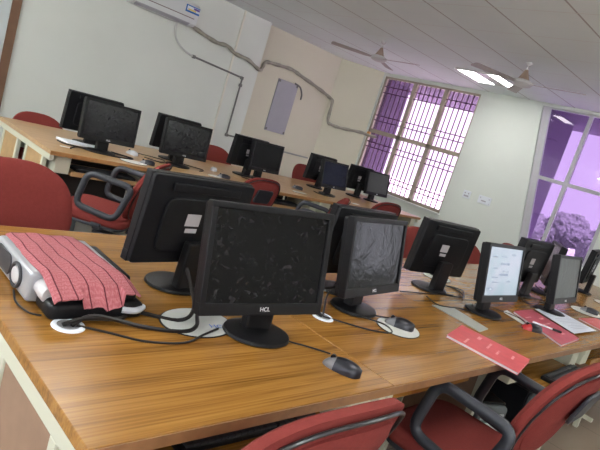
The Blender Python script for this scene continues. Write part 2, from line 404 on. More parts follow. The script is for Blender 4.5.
# window 2: purple film, grey frame with a leaning left jamb
bm = bmesh.new()
x0, x1 = XW+.03, XW+.09
prism(bm, [(3.64, 2.66), (3.52, 2.66), (3.15, .70), (3.27, .70)], 'x', x0, x1, .004)
box(bm, x0, x1, 2.92, 2.975, .70, 2.66, .004); box(bm, x0, x1, 2.30, 2.355, .70, 2.66, .004)
box(bm, x0+.001, x1-.001, 2.30, 3.62, 2.635, 2.66, .003); box(bm, x0+.001, x1-.001, 2.30, 3.27, .70, .74, .003)
prism(bm, [(3.36, 1.655), (3.36, 1.705), (2.33, 1.705), (2.33, 1.655)], 'x', x0-.004, x1-.004, .003)
w2 = struct('window_2', bm, 'frame_grey')
bm = bmesh.new(); prism(bm, [(3.56, 2.645), (2.33, 2.645), (2.33, .73), (3.18, .73)], 'x', XW+.06, XW+.064); link('window_pane', bm, 'glass_purple', w2)
# window 3: same wall, further along
bm = bmesh.new(); frame_bars(bm, [(-1.5, -1.44, .8, 2.4), (-.56, -.5, .8, 2.4), (-1.5, -.5, .8, .86), (-1.5, -.5, 2.34, 2.4), (-1.03, -.97, .8, 2.4)], XW+.03, XW+.09)
w3 = struct('window_3', bm, 'frame_grey')
bm = bmesh.new(); box(bm, XW+.06, XW+.064, -1.48, -.52, .82, 2.38); link('window_pane', bm, 'glass_frost', w3)
# outside: concrete window boxes (fins and eaves)
def winbox(name, y0, y1, z1, d, dl):
    bm = bmesh.new()
    box(bm, T, XW+d, y0-.1, y1+.6, z1+.02, z1+.12); box(bm, T, XW+dl, y1+.02, y1+.12, -.2, z1+.02)
    tag(struct(name, bm, 'concrete'), kind='structure')
winbox('trim_3', 4.62, 6.56, 2.60, 2.2, .85)
winbox('trim_4', 2.30, 3.64, 2.66, 2.15, 1.4)

# ground and trees outside
bm = bmesh.new(); box(bm, -60, 120, -60, 90, -4.2, -4); tag(struct('ground', bm, 'ground'), kind='structure')
def tree(x, y, top, w, label):
    t = empty('tree', (x, y, -4.0)); rnd = random.Random(int(x*7+y*13))
    bm = bmesh.new()
    from mathutils import noise
    for k in range(9):
        a = rnd.uniform(0, 2*PI); rr = w*.55*math.sqrt(rnd.random()); sz = w*rnd.uniform(.32, .48)
        z = (top+4)-sz*1.12-(rr/w)**2*w*1.2-rnd.uniform(0, .2)*(k % 3)
        q = bmesh.new(); bmesh.ops.create_icosphere(q, subdivisions=4, radius=sz)
        for v in q.verts:
            n = v.co.normalized(); v.co += n*sz*(.22*noise.noise(n*2.3+Vector((k, x, 0)))+.13*noise.noise(n*7+Vector((k, 0, y)))+.08*noise.noise(n*17))
        bmesh.ops.translate(q, verts=q.verts, vec=(math.cos(a)*rr, math.sin(a)*rr, z)); merge(bm, q)
    link('crown', bm, 'leaf', t)
    bm = bmesh.new(); lathe(bm, [(.28, 0), (.2, (top+4)*.45), (.08, (top+4)*.7)], 10); link('trunk', bm, 'bark', t)
    tag(t, label, 'tree', 'trees outside the window')
tree(44, 17.9, .9, 2.6, 'hazy tree just right of the purple window mullion')
tree(50, 16.9, 1.35, 2.9, 'tallest hazy tree in the middle of the wide purple pane')
tree(46, 12.2, 1.1, 2.8, 'hazy tree at the right edge of the purple pane')
tree(50, 23.6, .5, 2.8, 'low hazy tree behind the narrow purple pane')

# ------------------------------------------------------------------ ceiling lights
def ceiling_light(x, y, label, ):
    t = empty('ceiling_light', (x, y, ZC))
    bm = bmesh.new()
    for (a, b, c, d) in ((-.33, .33, -.33, -.305), (-.33, .33, .305, .33), (-.33, -.315, -.305, .305), (.315, .33, -.305, .305), (-.315, .315, -.14, .045)):
        box(bm, a, b, c, d, -.02, 0, .003)
    link('housing', bm, 'fan_motor', t)
    bm = bmesh.new(); box(bm, -.315, .315, .045, .305, -.012, -.002); link('diffuser', bm, 'lamp', t)
    bm = bmesh.new(); box(bm, -.315, .315, -.305, -.14, -.012, -.002); link('diffuser', bm, 'lamp', t)
    tag(t, label, 'ceiling light'); return t
ceiling_light(6.85, 3.99, 'lit square twin panel ceiling light near the window wall')
for i, (x, y) in enumerate(((1.6, 3.4), (1.6, .3), (4.6, .3), (-1.0, 1.8), (1.6, -1.8))):  # unseen lights, added to fill out the room's lighting
    o = ceiling_light(x, y, ''); o['label'] = 'added unseen twin panel ceiling light further back in the room'; o['group'] = 'ceiling lights'

# ------------------------------------------------------------------ fans
def fan(x, y, angs, label):
    t = empty('ceiling_fan', (x, y, ZC))
    bm = bmesh.new(); lathe(bm, [(.0, 0), (.03, 0), (.032, -.015), (.014, -.04), (0, -.04)], 20); link('ceiling_canopy', bm, 'fan_motor', t, True)
    bm = bmesh.new(); lathe(bm, [(.011, -.05), (.011, -.2)], 10); link('down_rod', bm, 'fan_motor', t, True)
    bm = bmesh.new(); lathe(bm, [(.0, -.075), (.018, -.08), (.024, -.1), (.058, -.175), (.062, -.18), (0, -.18)], 20); link('motor_canopy', bm, 'fan_brown', t, True)
    bm = bmesh.new(); lathe(bm, [(.0, -.182), (.07, -.185), (.105, -.2), (.11, -.222), (.09, -.245), (.05, -.258), (0, -.262)], 28); link('motor_housing', bm, 'fan_motor', t, True)
    for a in angs:
        bm = bmesh.new()
        prism(bm, [(.10, -.028), (.19, -.052), (.63, -.066), (.65, -.04), (.65, .04), (.63, .058), (.19, .045), (.10, .028)], 'z', -.0025, .0025,
              mtx=Matrix.Translation((0, 0, -.222)) @ Matrix.Rotation(R(a), 4, 'Z') @ Matrix.Rotation(R(9), 4, 'X'))
        link('blade', bm, 'fan', t)
    tag(t, label, 'ceiling fan')
fan(5.70, 2.92, (-87, 155, 35), 'grey three blade ceiling fan beside the lit ceiling light')
fan(5.66, 4.90, (-92, 146, 24), 'grey three blade ceiling fan above the barred window')

# ------------------------------------------------------------------ air conditioner and services
ac = empty('air_conditioner', (3.65, YB, 2.175))
bm = bmesh.new()
prof = [(0, 0), (-.13, -.0), (-.185, .03), (-.20, .08), (-.20, .24), (-.18, .275), (-.15, .285), (0, .285)]
prism(bm, prof, 'x', -.455, .455, .006); link('body', bm, 'white', ac, True)
bm = bmesh.new(); prism(bm, [(-.135, -.004), (-.187, .026), (-.19, .034), (-.13, .004)], 'x', -.42, .36, 0); link('air_outlet', bm, 'notice', ac)
bm = bmesh.new(); box(bm, -.42, .40, -.2035, -.2, .093, .103); link('front_slot', bm, mat('slot_shadow_grey', (.22, .15, .16), .5), ac)
bm = bmesh.new(); box(bm, .245, .455, -.2035, -.2, .155, .245, .0, mi=0); box(bm, .262, .455, -.2045, -.2035, .178, .232, mi=1); box(bm, .28, .40, -.2055, -.2045, .182, .200, mi=2); box(bm, .36, .45, -.2055, -.2045, .204, .228, mi=3)
link('energy_sticker', bm, ['blue', 'stickwhite', 'yellow', 'purple'], ac)
tag(ac, 'white split air conditioner high on the left wall', 'air conditioner')

bm = bmesh.new()
pts = catmull([(4.06, 6.90, 2.215), (4.25, 6.925, 2.175), (4.57, 6.945, 2.125), (4.78, 6.945, 2.135), (4.95, 6.945, 2.075), (5.2, 6.945, 2.06), (5.44, 6.945, 1.985), (5.54, 7.0, 2.03), (5.64, 7.08, 2.14), (5.86, 7.095, 2.17), (6.2, 7.095, 2.19), (6.45, 7.095, 2.15), (6.9, 7.095, 2.07), (7.22, 7.085, 1.995), (7.31, 7.055, 1.93), (7.33, 7.04, 1.60), (7.4, 6.97, 1.545), (7.58, 6.82, 1.545), (7.80, 6.62, 1.575), (7.87, 6.46, 1.565), (7.95, 6.36, 1.57)], 6)
r_ = [.027+.004*math.sin(i*1.3) for i in range(len(pts))]
tube(bm, pts, r_, 10); tag(link('insulated_pipe', bm, 'pipe', smooth=True), 'lumpy insulated pipe running along the wall to the barred window', 'pipe')
bm = bmesh.new(); lathe(bm, [(0, -.05), (.03, -.045), (.04, 0), (.032, .04), (0, .05)], 10, (7.875, 6.50, 1.585)); tag(link('pipe_glow_lump', bm, 'pipe_glow', smooth=True), 'orange lump painting in yellowish light where the pipe leaves through the barred window', 'pipe_glow')  # added lump in place of yellowish light at the pipe end
bm = bmesh.new(); tube(bm, catmull([(3.90, 6.91, 2.20), (3.905, 6.93, 2.1), (3.96, 6.95, 1.98), (4.1, 6.955, 1.875), (4.28, 6.96, 1.83)], 6), .014, 10)
tag(link('drain_hose', bm, 'offwhite', smooth=True), 'white curved drain hose hanging under the air conditioner', 'hose')
bm = bmesh.new(); tube(bm, [(4.27, 6.962, 1.832), (5.18, 6.962, 1.785), (5.2, 6.962, 1.77), (5.2, 6.962, .92), (5.215, 6.962, .9), (5.44, 6.962, .9)], .013, 8)
for p in ((4.3, 1.83), (5.19, 1.78), (5.2, 1.67), (5.2, .9)): box(bm, p[0]-.022, p[0]+.022, 6.94, 6.98, p[1]-.022, p[1]+.022, .006)
tag(link('wall_conduit', bm, 'cable_dark', smooth=True), 'thin dark conduit dropping down the left wall from the hose', 'conduit')
bm = bmesh.new(); box(bm, 5.5, 7.2, 7.108, 7.13, .84, .865, .004); tag(link('cable_trunking', bm, 'grey_pad'), 'low horizontal grey trunking below the notice board', 'trunking')
nb = empty('notice_board', (6.25, YB2-.001, 1.13))
bm = bmesh.new(); box(bm, -.225, .225, -.02, 0, .0, .86, .003); link('panel', bm, 'notice', nb)
for (x, z) in ((-.20, .03), (.20, .03), (-.20, .83), (.20, .83)):
    bm = bmesh.new(); box(bm, x-.018, x+.018, -.028, -.0205, z-.018, z+.018, .003); link('corner_clip', bm, 'cable_dark', nb)
tag(nb, 'tall blank grey notice board on the cream wall', 'notice board')
bm = bmesh.new(); tube(bm, catmull([(6.38, 7.10, 2.0), (6.5, 7.09, 1.97), (6.58, 7.09, 1.87), (6.60, 7.10, 1.78)], 6), .014, 8); tag(link('cable_loop', bm, 'cable_dark', smooth=True), 'short dark bent cable beside the notice board top', 'cable')
def wall_plate(y, z, w, h, label, slots):
    t = empty('socket_plate', (XW, y, z))
    bm = bmesh.new(); box(bm, -.012, 0, -w/2, w/2, -h/2, h/2, .004); link('plate', bm, 'stickwhite', t)
    for (a, b, c, d) in slots:
        bm = bmesh.new(); box(bm, -.015, -.010, a, b, c, d, .001); link('socket_switch', bm, 'notice', t)
    tag(t, label, 'wall socket')
wall_plate(4.27, 1.125, .13, .12, 'small square socket plate on the pier, left one', [(-.04, -.02, .01, .03), (.02, .04, .01, .03), (-.04, .04, -.035, -.01)])
wall_plate(3.96, 1.125, .21, .12, 'wide switch plate on the pier, right one', [(-.08, -.065, .02, .035), (.065, .08, .02, .035), (-.03, .05, -.025, -.005), (-.09, -.08, -.04, -.03)])

# ------------------------------------------------------------------ desks
def desk_unit(w, d, wood_m, panel_m, edge_m='wood_edge'):
    t = empty('computer_desk', (0, 0, 0))
    bm = bmesh.new(); box(bm, .0015, w-.0015, 0, d, .722, .75, .003)
    link('desktop', bm, wood_m, t)
    for (a, b) in ((-.003, -.0005), (d+.0005, d+.003)):
        bm = bmesh.new(); box(bm, .0, w, a, b, .7225, .7485); link('edge_band', bm, edge_m, t)
    bm = bmesh.new()
    box(bm, .004, .034, .012, d-.012, .682, .7215, .003); box(bm, w-.034, w-.004, .012, d-.012, .682, .7215, .003)
    box(bm, .035, w-.035, d/2-.015, d/2+.015, .682, .7215, .003)
    link('frame', bm, 'cream', t)
    bm = bmesh.new(); box(bm, .006, .032, .05, d-.05, .08, .105, .003); link('stretcher', bm, 'cream', t)
    for y in (.115, .44, d-.49, d-.17):
        bm = bmesh.new(); box(bm, .005, .033, y, y+.032, 0, .682, .003); link('leg', bm, 'cream', t)
    bm = bmesh.new(); box(bm, .012, .026, .148, .44, .106, .68); link('side_panel', bm, panel_m, t)
    bm = bmesh.new(); box(bm, .012, .026, d-.458, d-.17, .106, .68); link('side_panel', bm, panel_m, t)
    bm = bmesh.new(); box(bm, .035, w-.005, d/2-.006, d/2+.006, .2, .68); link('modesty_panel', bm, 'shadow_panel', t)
    for (s, y0, y1) in ((1, .02, .38), (-1, d-.38, d-.02)):
        bm = bmesh.new(); box(bm, .17, w-.14, y0, y1, .598, .616, .002)
        yy = y0 if s == 1 else y1-.015
        box(bm, .17, w-.14, yy, yy+.015, .605, .63, .002)
        link('keyboard_tray', bm, wood_m, t)
        for x in (.06, w-.125):
            bm = bmesh.new(); box(bm, x, x+.10, y0+.02, y1, .602, .7215, .004); link('tray_bracket', bm, 'cream', t)
    return t
X1 = [.455+.91*i for i in range(6)]
D1 = desk_unit(.91, 1.205, 'wood', 'panel')
pos1 = ['at the near left end, striped towel bundle on it', 'second from the near left end, bare mouse pad by its seam', 'third from the left, grey paper pad on it',
        'fourth from the left, pale screen and rose book on it', 'fifth from the left in the near row', 'last towards the purple window in the near row']
for i, x in enumerate(X1):
    o = D1 if i == 0 else copy_tree(D1)
    place(o, (x, .745, 0), 0, 'teak computer desk unit, '+pos1[i], 'desk', 'desk units of the near island')
    if i == 1:
        for c in [q for q in bpy.data.objects if q.parent == o and q.name.startswith('keyboard_tray')][:1]: c.location.y = .10
        for c in [q for q in bpy.data.objects if q.parent == o and q.name.startswith('tray_bracket')][:2]: c.location.y = .10
    if i == 2:
        for c in [q for q in bpy.data.objects if q.parent == o and q.name.startswith('keyboard_tray')][:1]:
            c.location.y = -.17
D2 = desk_unit(.88, 1.13, 'wood_light', 'panel2', 'wood_edge2')
pos2 = ['at its left end with open side panels', 'second from its left end', 'in its middle, red chair back before it', 'fourth from its left end', 'at its right end nearest the barred window']
for i in range(5):
    o = D2 if i == 0 else copy_tree(D2)
    place(o, (1.40+.88*i, 3.605, 0), 0, 'pale teak desk unit of the far island, '+pos2[i], 'desk', 'desk units of the far island')

# ------------------------------------------------------------------ monitors
def make_monitor(w=.44, h=.295, scr='scr', brand=True, lit=False, tiltdeg=12, roll=0, off=.065, bx=0.):
    """screen faces -Y; origin under the base centre"""
    t = empty('monitor', (0, 0, 0))
    tilt = Matrix.Translation((0, -off, .088)) @ Matrix.Rotation(R(-tiltdeg), 4, 'X') @ Matrix.Translation((0, 0, h/2)) @ Matrix.Rotation(R(roll), 4, 'Y') @ Matrix.Translation((0, 0, -h/2))
    bez = .018; chin = .034
    # bezel ring
    bm = bmesh.new()
    def ringbox(a, b, c, d): box(bm, a, b, 0, .03, c, d, .003, mtx=tilt)
    ringbox(-w/2, w/2, 0, chin); ringbox(-w/2, w/2, h-bez, h); ringbox(-w/2, -w/2+bez, chin-.002, h-bez+.002); ringbox(w/2-bez, w/2, chin-.002, h-bez+.002)
    link('bezel', bm, 'black', t)
    bm = bmesh.new(); box(bm, -w/2+bez-.002, w/2-bez+.002, .006, .012, chin-.002, h-bez+.002, mtx=tilt); s = link('screen', bm, scr, t)
    bm = bmesh.new()
    prism(bm, rrect(w-.004, h-.004, .012, 3, 0, h/2), 'y', .028, .046, .003, mtx=tilt)
    prism(bm, rrect(w*.68, h*.62, .03, 4, 0, h*.46), 'y', .044, .054, .004, mtx=tilt)
    box(bm, -w*.33, w*.33, .046, .056, h*.84, h*.93, .003, mtx=tilt)
    bc = link('rear_cover', bm, 'black_matte', t)
    bm = bmesh.new(); box(bm, .0, .058, .054, .0552, h*.46, h*.60, mtx=tilt); box(bm, .002, .050, .054, .0552, h*.38, h*.43, mtx=tilt); link('label', bm, 'grey_label', bc)
    bm = bmesh.new();     prism(bm, [(.055-off, .01), (.095-off, .01), (.10-off, .17), (.065-off, .17)], 'x', -.045+bx, .045+bx, .008, mtx=Matrix.Translation((0, .0, 0)))
    link('neck', bm, 'black', t)
    bm = bmesh.new(); lathe(bm, [(0, 0), (.100, 0), (.106, .004), (.103, .012), (.06, .020), (0, .022)], 32, (bx, 0, 0), 1., .86); link('stand_base', bm, 'black', t, True)
    if brand:
        text_mesh('brand_badge', 'HCL', .017, 'label_text', t, tilt @ Matrix.Translation((0, -.0012, chin/2)) @ Matrix.Rotation(R(90), 4, 'X'))
    if lit:
        bm = bmesh.new(); rnd = random.Random(3)
        for (cx, z, ww, hh) in ((-.11, .22, .07, .006), (-.02, .222, .06, .006), (.09, .235, .05, .008), (.0, .185, .10, .012), (-.10, .165, .05, .005), (.02, .150, .08, .005), (.0, .13, .10, .012), (-.09, .12, .07, .005), (-.08, .095, .09, .005), (-.12, .06, .08, .012), (.07, .10, .05, .005)):
            n = int(ww/.009)
            for k in range(n):
                if rnd.random() < .2: continue
                xx = cx-ww/2+k*.009; box(bm, xx, xx+.0068, .0050, .0062, z, z+hh, mtx=tilt)
        link('screen_text', bm, 'scr_text', s)
    return t
K = {}
K['dark'] = make_monitor(scr='scr')
K['front'] = make_monitor(w=.405, h=.305, scr='scr', tiltdeg=10.5, roll=-3.5, off=.06, bx=.045)
K['back'] = make_monitor(w=.435, h=.288, scr='scr_far', tiltdeg=4, off=.03)
K['dull'] = make_monitor(w=.43, h=.285, scr='scr_far', tiltdeg=5)
K['blue'] = make_monitor(w=.43, h=.285, scr='scr_blue')
K['grey'] = make_monitor(w=.43, h=.285, scr='scr_grey')
K['lit'] = make_monitor(w=.41, h=.287, scr='scr_lit', lit=True)
used = set()
OFF = {'back': .03, 'front': .06}
def monitor(kind, x, y, yawdeg, label, group):
    """x, y: middle of the lower screen edge"""
    o = K[kind] if kind not in used else copy_tree(K[kind]); used.add(kind)
    a = R(yawdeg); rx, ry = -math.sin(a)*OFF.get(kind, .065), math.cos(a)*OFF.get(kind, .065)
    place(o, (x+rx, y+ry, .75), a, label, 'monitor', group)
    for c in [q for q in bpy.data.objects if q.parent == o and 'label' in q]: del c['label']
    return o
G1 = 'monitors on the near island'; G2 = 'monitors on the far island'
monitor('front', 1.060, 1.040, -10, 'large black monitor facing the camera beside the striped towel, film on its screen', G1)
monitor('dark', 1.757, 1.175, 9, 'black monitor behind the large front one, purple glare on its film', G1)
monitor('lit', 2.694, 1.084, 0, 'black monitor with a pale bright page on its screen', G1)
monitor('grey', 3.495, 1.043, 2, 'black monitor with a flat grey screen beyond the white papers', G1)
monitor('back', 1.045, 1.486, 188, 'black monitor seen from behind right of the towel, stickers on its back', G1)
monitor('back', 1.851, 1.446, 184, 'black monitor seen from behind, between the two front screens', G1)
monitor('back', 2.65, 1.483, 171, 'tilted black monitor back standing clear against the pale pier', G1)
monitor('back', 3.65, 1.42, 178, 'black monitor back just behind the pale lit screen', G1)
monitor('back', 4.06, 1.43, 208, 'slim slanted black monitor before the purple window mullion', G1)
monitor('back', 5.02, 1.46, 190, 'black monitor cut by the right edge of the picture', G1)
monitor('dull', 1.868, 3.835, 2, 'front monitor of the leftmost pair on the far island', G2)
monitor('back', 1.86, 4.20, 183, 'rear monitor of the leftmost pair on the far island', G2)
monitor('dull', 2.558, 3.892, -2, 'front monitor of the second pair from the left, far island', G2)
monitor('back', 2.645, 4.27, 183, 'rear monitor of the second pair from the left, far island', G2)
monitor('dull', 3.58, 4.05, 6, 'front monitor of the middle pair below the notice board', G2)
monitor('back', 3.42, 4.20, 184, 'rear monitor of the middle pair below the notice board', G2)
monitor('blue', 4.458, 3.90, 3, 'monitor with a dark blue screen on the far island', G2)
monitor('back', 4.62, 4.36, 183, 'black monitor behind the dark blue screen', G2)
monitor('grey', 5.46, 4.08, 0, 'grey screened monitor nearest the barred window', G2)
monitor('back', 5.26, 4.30, 182, 'black monitor behind the grey screen by the barred window', G2)

# ------------------------------------------------------------------ chairs
def backrest_shell(th0, th1, w, z0, z1, y0, y1, inset=0., lean=.0, bulge=.03):
    """rounded cushion slab; front face +Y"""
    bm = bmesh.new(); N = 40; ring_sets = []
    zc = (z0+z1)/2; hh = (z1-z0)/2-inset; ww = w/2-inset
    def outline(s):
        pts = []
        for k in range(N):
            a = 2*PI*k/N; c, q = math.cos(a), math.sin(a)
            e = .72
            x = ww*s*math.copysign(abs(c)**e, c); z = hh*s*math.copysign(abs(q)**e, q)
            # narrower towards the bottom
            x *= 1-.13*max(0, -z/hh)
            pts.append((x, zc+z))
        return pts
    def Y(x, z): # leaning centre surface, gently curved around the sitter
        k = (z-z0)/(z1-z0); return y0+(y1-y0)*k + .10*(x*x)/(w*w/4)*.35
    layers = [(0., th1), (.6, th1*1.0), (.88, th1*.85), (1., th1*.35), (1., -th0*.35), (.88, -th0*.85), (.6, -th0), (0., -th0)]
    rings = []
    for s, t in layers:
        if s == 0: v = bm.verts.new((0, Y(0, zc)+t, zc)); rings.append([v]); continue
        rings.append([bm.verts.new((x, Y(x, z)+t, z)) for x, z in outline(s)])
    for A, B in zip(rings, rings[1:]):
        for k in range(N):
            if len(A) == 1: bm.faces.new([A[0], B[k], B[(k+1) % N]])
            elif len(B) == 1: bm.faces.new([A[k], B[0], A[(k+1) % N]])
            else: bm.faces.new([A[k], B[k], B[(k+1) % N], A[(k+1) % N]])
    edge = [Vector((x, Y(x, z), z)) for x, z in outline(1.)]
    return bm, edge, Y

def make_chair():
    t = empty('office_chair', (0, 0, 0))
    bm, edge, Y = backrest_shell(.012, .045, .45, .53, .945, -.20, -.335)
    b = link('backrest', bm, 'fabric', t, True)
    bm, e2, Y2 = backrest_shell(.016, .010, .37, .57, .905, -.228, -.337)
    link('back_cover', bm, 'fabric', b, True)
    bm = bmesh.new(); tube(bm, [p+Vector((0, -.014, 0)) for p in [Vector((x*.93, y, .7375+(z-.7375)*.93)) for x, y, z in edge]], .0045, 8, closed=True)
    link('piping', bm, 'piping', b, True)
    bm = bmesh.new()
    prism(bm, rrect(.17, .12, .02, 3, 0, .80), 'y', -.325, -.312, .004, mtx=Matrix.Identity(4))
    prism(bm, rrect(.06, .36, .01, 3, 0, .60), 'y', -.30, -.288, .004)
    bmesh.ops.rotate(bm, verts=bm.verts, cent=(0, -.30, .775), matrix=Matrix.Rotation(R(17), 3, 'X'))
    box(bm, -.035, .035, -.30, .02, .385, .405, .005)
    link('back_bracket', bm, 'armblack', t)
    # seat cushion
    bm = bmesh.new(); prism(bm, rrect(.47, .45, .09, 6), 'z', .405, .475, .028, 4); link('seat', bm, 'fabric', t, True)
    bm = bmesh.new(); prism(bm, rrect(.44, .42, .08, 6), 'z', .388, .408, .006); link('seat_pan', bm, 'armblack', t)
    # loop armrests
    for s in (-1, 1):
        bm = bmesh.new(); x = .245*s
        C4_ = [Vector((-.228, .690)), Vector((.048, .705)), Vector((.085, .50)), Vector((-.165, .470))]; loop = []
        for k in range(4):
            p = C4_[k]; a = (C4_[k-1]-p).normalized(); b = (C4_[(k+1) % 4]-p).normalized(); q0 = p+a*.055; q1 = p+b*.055
            for w_ in range(6):
                tt = w_/5; q = q0*(1-tt)**2+p*2*tt*(1-tt)+q1*tt*tt; loop.append((x, q.x, q.y))
        tube(bm, loop, .020, 10, closed=True, flat=.85, up=(1, 0, 0))
        box(bm, min(x, x*.45), max(x, x*.45), -.09, -.03, .395, .42, .004)
        link('armrest', bm, 'armblack', t, True)
    bm = bmesh.new(); lathe(bm, [(.035, .40), (.035, .36), (.02, .355), (.02, .22), (.03, .215), (.03, .09), (.045, .08), (.045, .06), (0, .06)], 16); link('gas_column', bm, 'armblack', t, True)
    for k in range(5):
        a = 2*PI*k/5+.3; c, q = math.cos(a), math.sin(a)
        bm = bmesh.new(); tube(bm, [(c*.03, q*.03, .09), (c*.15, q*.15, .082), (c*.27, q*.27, .068)], [.022, .018, .014], 8)
        leg = link('base_leg', bm, 'armblack', t, True)
        bm = bmesh.new(); mt = Matrix.Translation((c*.27, q*.27, .027)) @ Matrix.Rotation(a+PI/2, 4, 'Z') @ Matrix.Rotation(R(90), 4, 'Y')
        lathe(bm, [(0, -.02), (.022, -.02), (.026, -.012), (.026, .012), (.022, .02), (0, .02)], 14, mtx=mt)
        tube(bm, [(c*.27, q*.27, .03), (c*.27, q*.27, .07)], .006, 6)
        link('caster', bm, 'black', leg, True)
    return t
CH = make_chair(); first = [True]
LOW = ('gas_column', 'base_leg')
def chair(x, y, yaw, label, lift=0., tuck=True, bdz=0.):
    o = CH if first[0] else copy_tree(CH); first[0] = False
    place(o, (x, y, 0), R(yaw), label, 'chair')
    for c in [q for q in bpy.data.objects if q.parent == o]:
        if not c.name.startswith(LOW): c.location.z = lift
        if tuck and c.name.startswith('armrest'): c.location.z = -.15   # adjustable arms, lowered to pass under the desk
        if c.name.startswith('back'): c.location.z = lift+bdz   # height of the backrest on its bracket
    return o
chair(.80, .80, 0, 'red office chair with its black piped back rising at the bottom centre')
chair(1.94, .735, 2, 'red office chair at the lower right corner with black loop armrests', 0., False)
chair(.775, 1.98, 180, 'red chair behind the striped towel, whole rounded back in view', -.03)
chair(1.66, 3.27, 45, 'red chair turned sideways in the aisle, left of the reversed monitor', .04, False, -.09)
chair(1.745, 4.57, 182, 'red chair at the left end of the far island against the wall', -.125)
chair(3.56, 4.60, 180, 'red chair behind the far island right of the second monitor pair', -.05)
chair(4.96, 4.60, 180, 'red chair behind the far island below the notice board', -.02)
chair(2.95, 3.60, 2, 'red chair back standing before the middle monitor pair of the far island', -.05)
chair(4.72, 3.60, -5, 'red chair on the aisle side of the far island below the barred window', -.04)
chair(3.48, 3.28, 45, 'red chair sideways in the aisle behind the two front screens', .02, False, -.07)
chair(3.60, 1.95, 165, 'red chair behind the far side of the near island, left of the pier monitor', -.04)
chair(4.38, 1.86, 185, 'red chair behind the near island, edge showing right of the pier monitor', -.09)
chair(5.10, 1.86, 180, 'red chair top peeking above the pale lit screen', -.04)

# ------------------------------------------------------------------ things on the near island
ZT = .75
# projector with striped towel
pj = empty('projector', (.66, 1.40, ZT))
bm = bmesh.new(); box(bm, -.128, .125, -.08, .20, .004, .085, .011, 4); link('body', bm, 'silver', pj, True)
bm = bmesh.new(); prism(bm, rrect(.125, .056, .022, 5, .118, .045), 'x', -.1315, -.125, .002); link('speaker_grille', bm, 'darkgrille', pj)
bm = bmesh.new(); mt = Matrix.Translation((-.128, .005, .044)) @ Matrix.Rotation(R(-90), 4, 'Y')
tube(bm, [(-.131, .005+.034*math.cos(a*2*PI/24), .044+.03*math.sin(a*2*PI/24)) for a in range(24)], .0045, 8, closed=True); link('round_vent_ring', bm, 'darkgrille', pj, True)
bm = bmesh.new(); lathe(bm, [(0, 0), (.028, 0), (.026, .006), (0, .009)], 24, mtx=mt, sx=.8); link('round_vent', bm, 'fan_motor', pj, True)
bm = bmesh.new(); lathe(bm, [(0, 0), (.019, 0), (.019, .02), (.021, .022), (.021, .05), (.018, .056), (.012, .057), (0, .054)], 24, mtx=Matrix.Translation((-.094, -.076, .050)) @ Matrix.Rotation(R(90), 4, 'X') @ Matrix.Scale(1.12, 4)); link('lens_barrel', bm, 'fan_motor', pj, True)
bm = bmesh.new(); box(bm, -.108, .146, -.182, -.082, .0, .046, .016, 4); box(bm, -.07, .128, -.16, -.072, .04, .068, .012, 3); link('black_case', bm, 'black', pj, True)
bm = bmesh.new(); box(bm, .126, .158, -.06, .19, .0, .074, .01, 3); link('side_cover', bm, 'black_matte', pj, True)
bm = bmesh.new(); tube(bm, catmull([(.08, -.180, .028), (.115, -.188, .028), (.146, -.17, .03)], 4), .009, 8); link('cable_plug', bm, 'mouse_white', pj, True)
tag(pj, 'silver and black projector under the striped towel at the desk corner', 'projector')

def towel():
    bm = bmesh.new(); uv = bm.loops.layers.uv.new('UVMap'); NX, NY = 40, 60; V = []
    rnd = random.Random(5)
    for j in range(NY+1):
        row = []
        for i in range(NX+1):
            u, v = i/NX, j/NY            # u across X, v from back (0) to front (1)
            xl = .003*math.sin(v*11); x = .550+xl*.5+u*(.208+.018*v) + .012*v*u
            front = 1.195+.040*u + .002*math.sin(u*17)+.0015*math.sin(u*41)
            if u > .55: front -= .012
            y = 1.60+(front-1.60)*v
            z = .8435+.0016*math.sin(x*70+y*9)*math.sin(y*24+1)+.0012*math.sin(y*60+x*30)
            # falls softly over the front of the projector and rests on the case
            d = 1.335-y
            if d > 0: z -= min(.028, d*d*1.5)
            if v > .9 and .34 < u < .80: y -= .10*(v-.9); z -= .28*(v-.9)
            if u < .06: z -= (.06-u)*.12
            if u > .93: z -= (u-.93)*.12
            row.append(bm.verts.new((x, y, z)))
        V.append(row)
    for j in range(NY):
        for i in range(NX):
            f = bm.faces.new([V[j][i], V[j+1][i], V[j+1][i+1], V[j][i+1]])
            for l, (a, b) in zip(f.loops, ((i, j), (i, j+1), (i+1, j+1), (i+1, j))): l[uv].uv = (a/NX, b/NY)
    bmesh.ops.recalc_face_normals(bm, faces=bm.faces)
    r = bmesh.ops.solidify(bm, geom=list(bm.faces), thickness=.005)
    o = link('striped_towel', bm, 'towel', smooth=True)
    tag(o, 'pink towel with dark red stripes draped over the projector', 'towel')
towel()

# grommets
def grommet(x, y, label):
    bm = bmesh.new(); N = 28
    lathe(bm, [(.0, .0012), (.026, .0015), (.027, .004), (.031, .0055), (.038, .004), (.04, .0)], N)
    for f in bm.faces:
        if all(v.co.xy.length < .0275 for v in f.verts): f.material_index = 1
    o = link('cable_grommet', bm, ['stickwhite', 'mouse_grey'], smooth=True); o.location = (x, y, ZT); tag(o, label, 'grommet')
grommet(.595, 1.195, 'white ring cable grommet in front of the projector')
grommet(1.505, 1.18, 'white cable grommet right of the large front monitor')

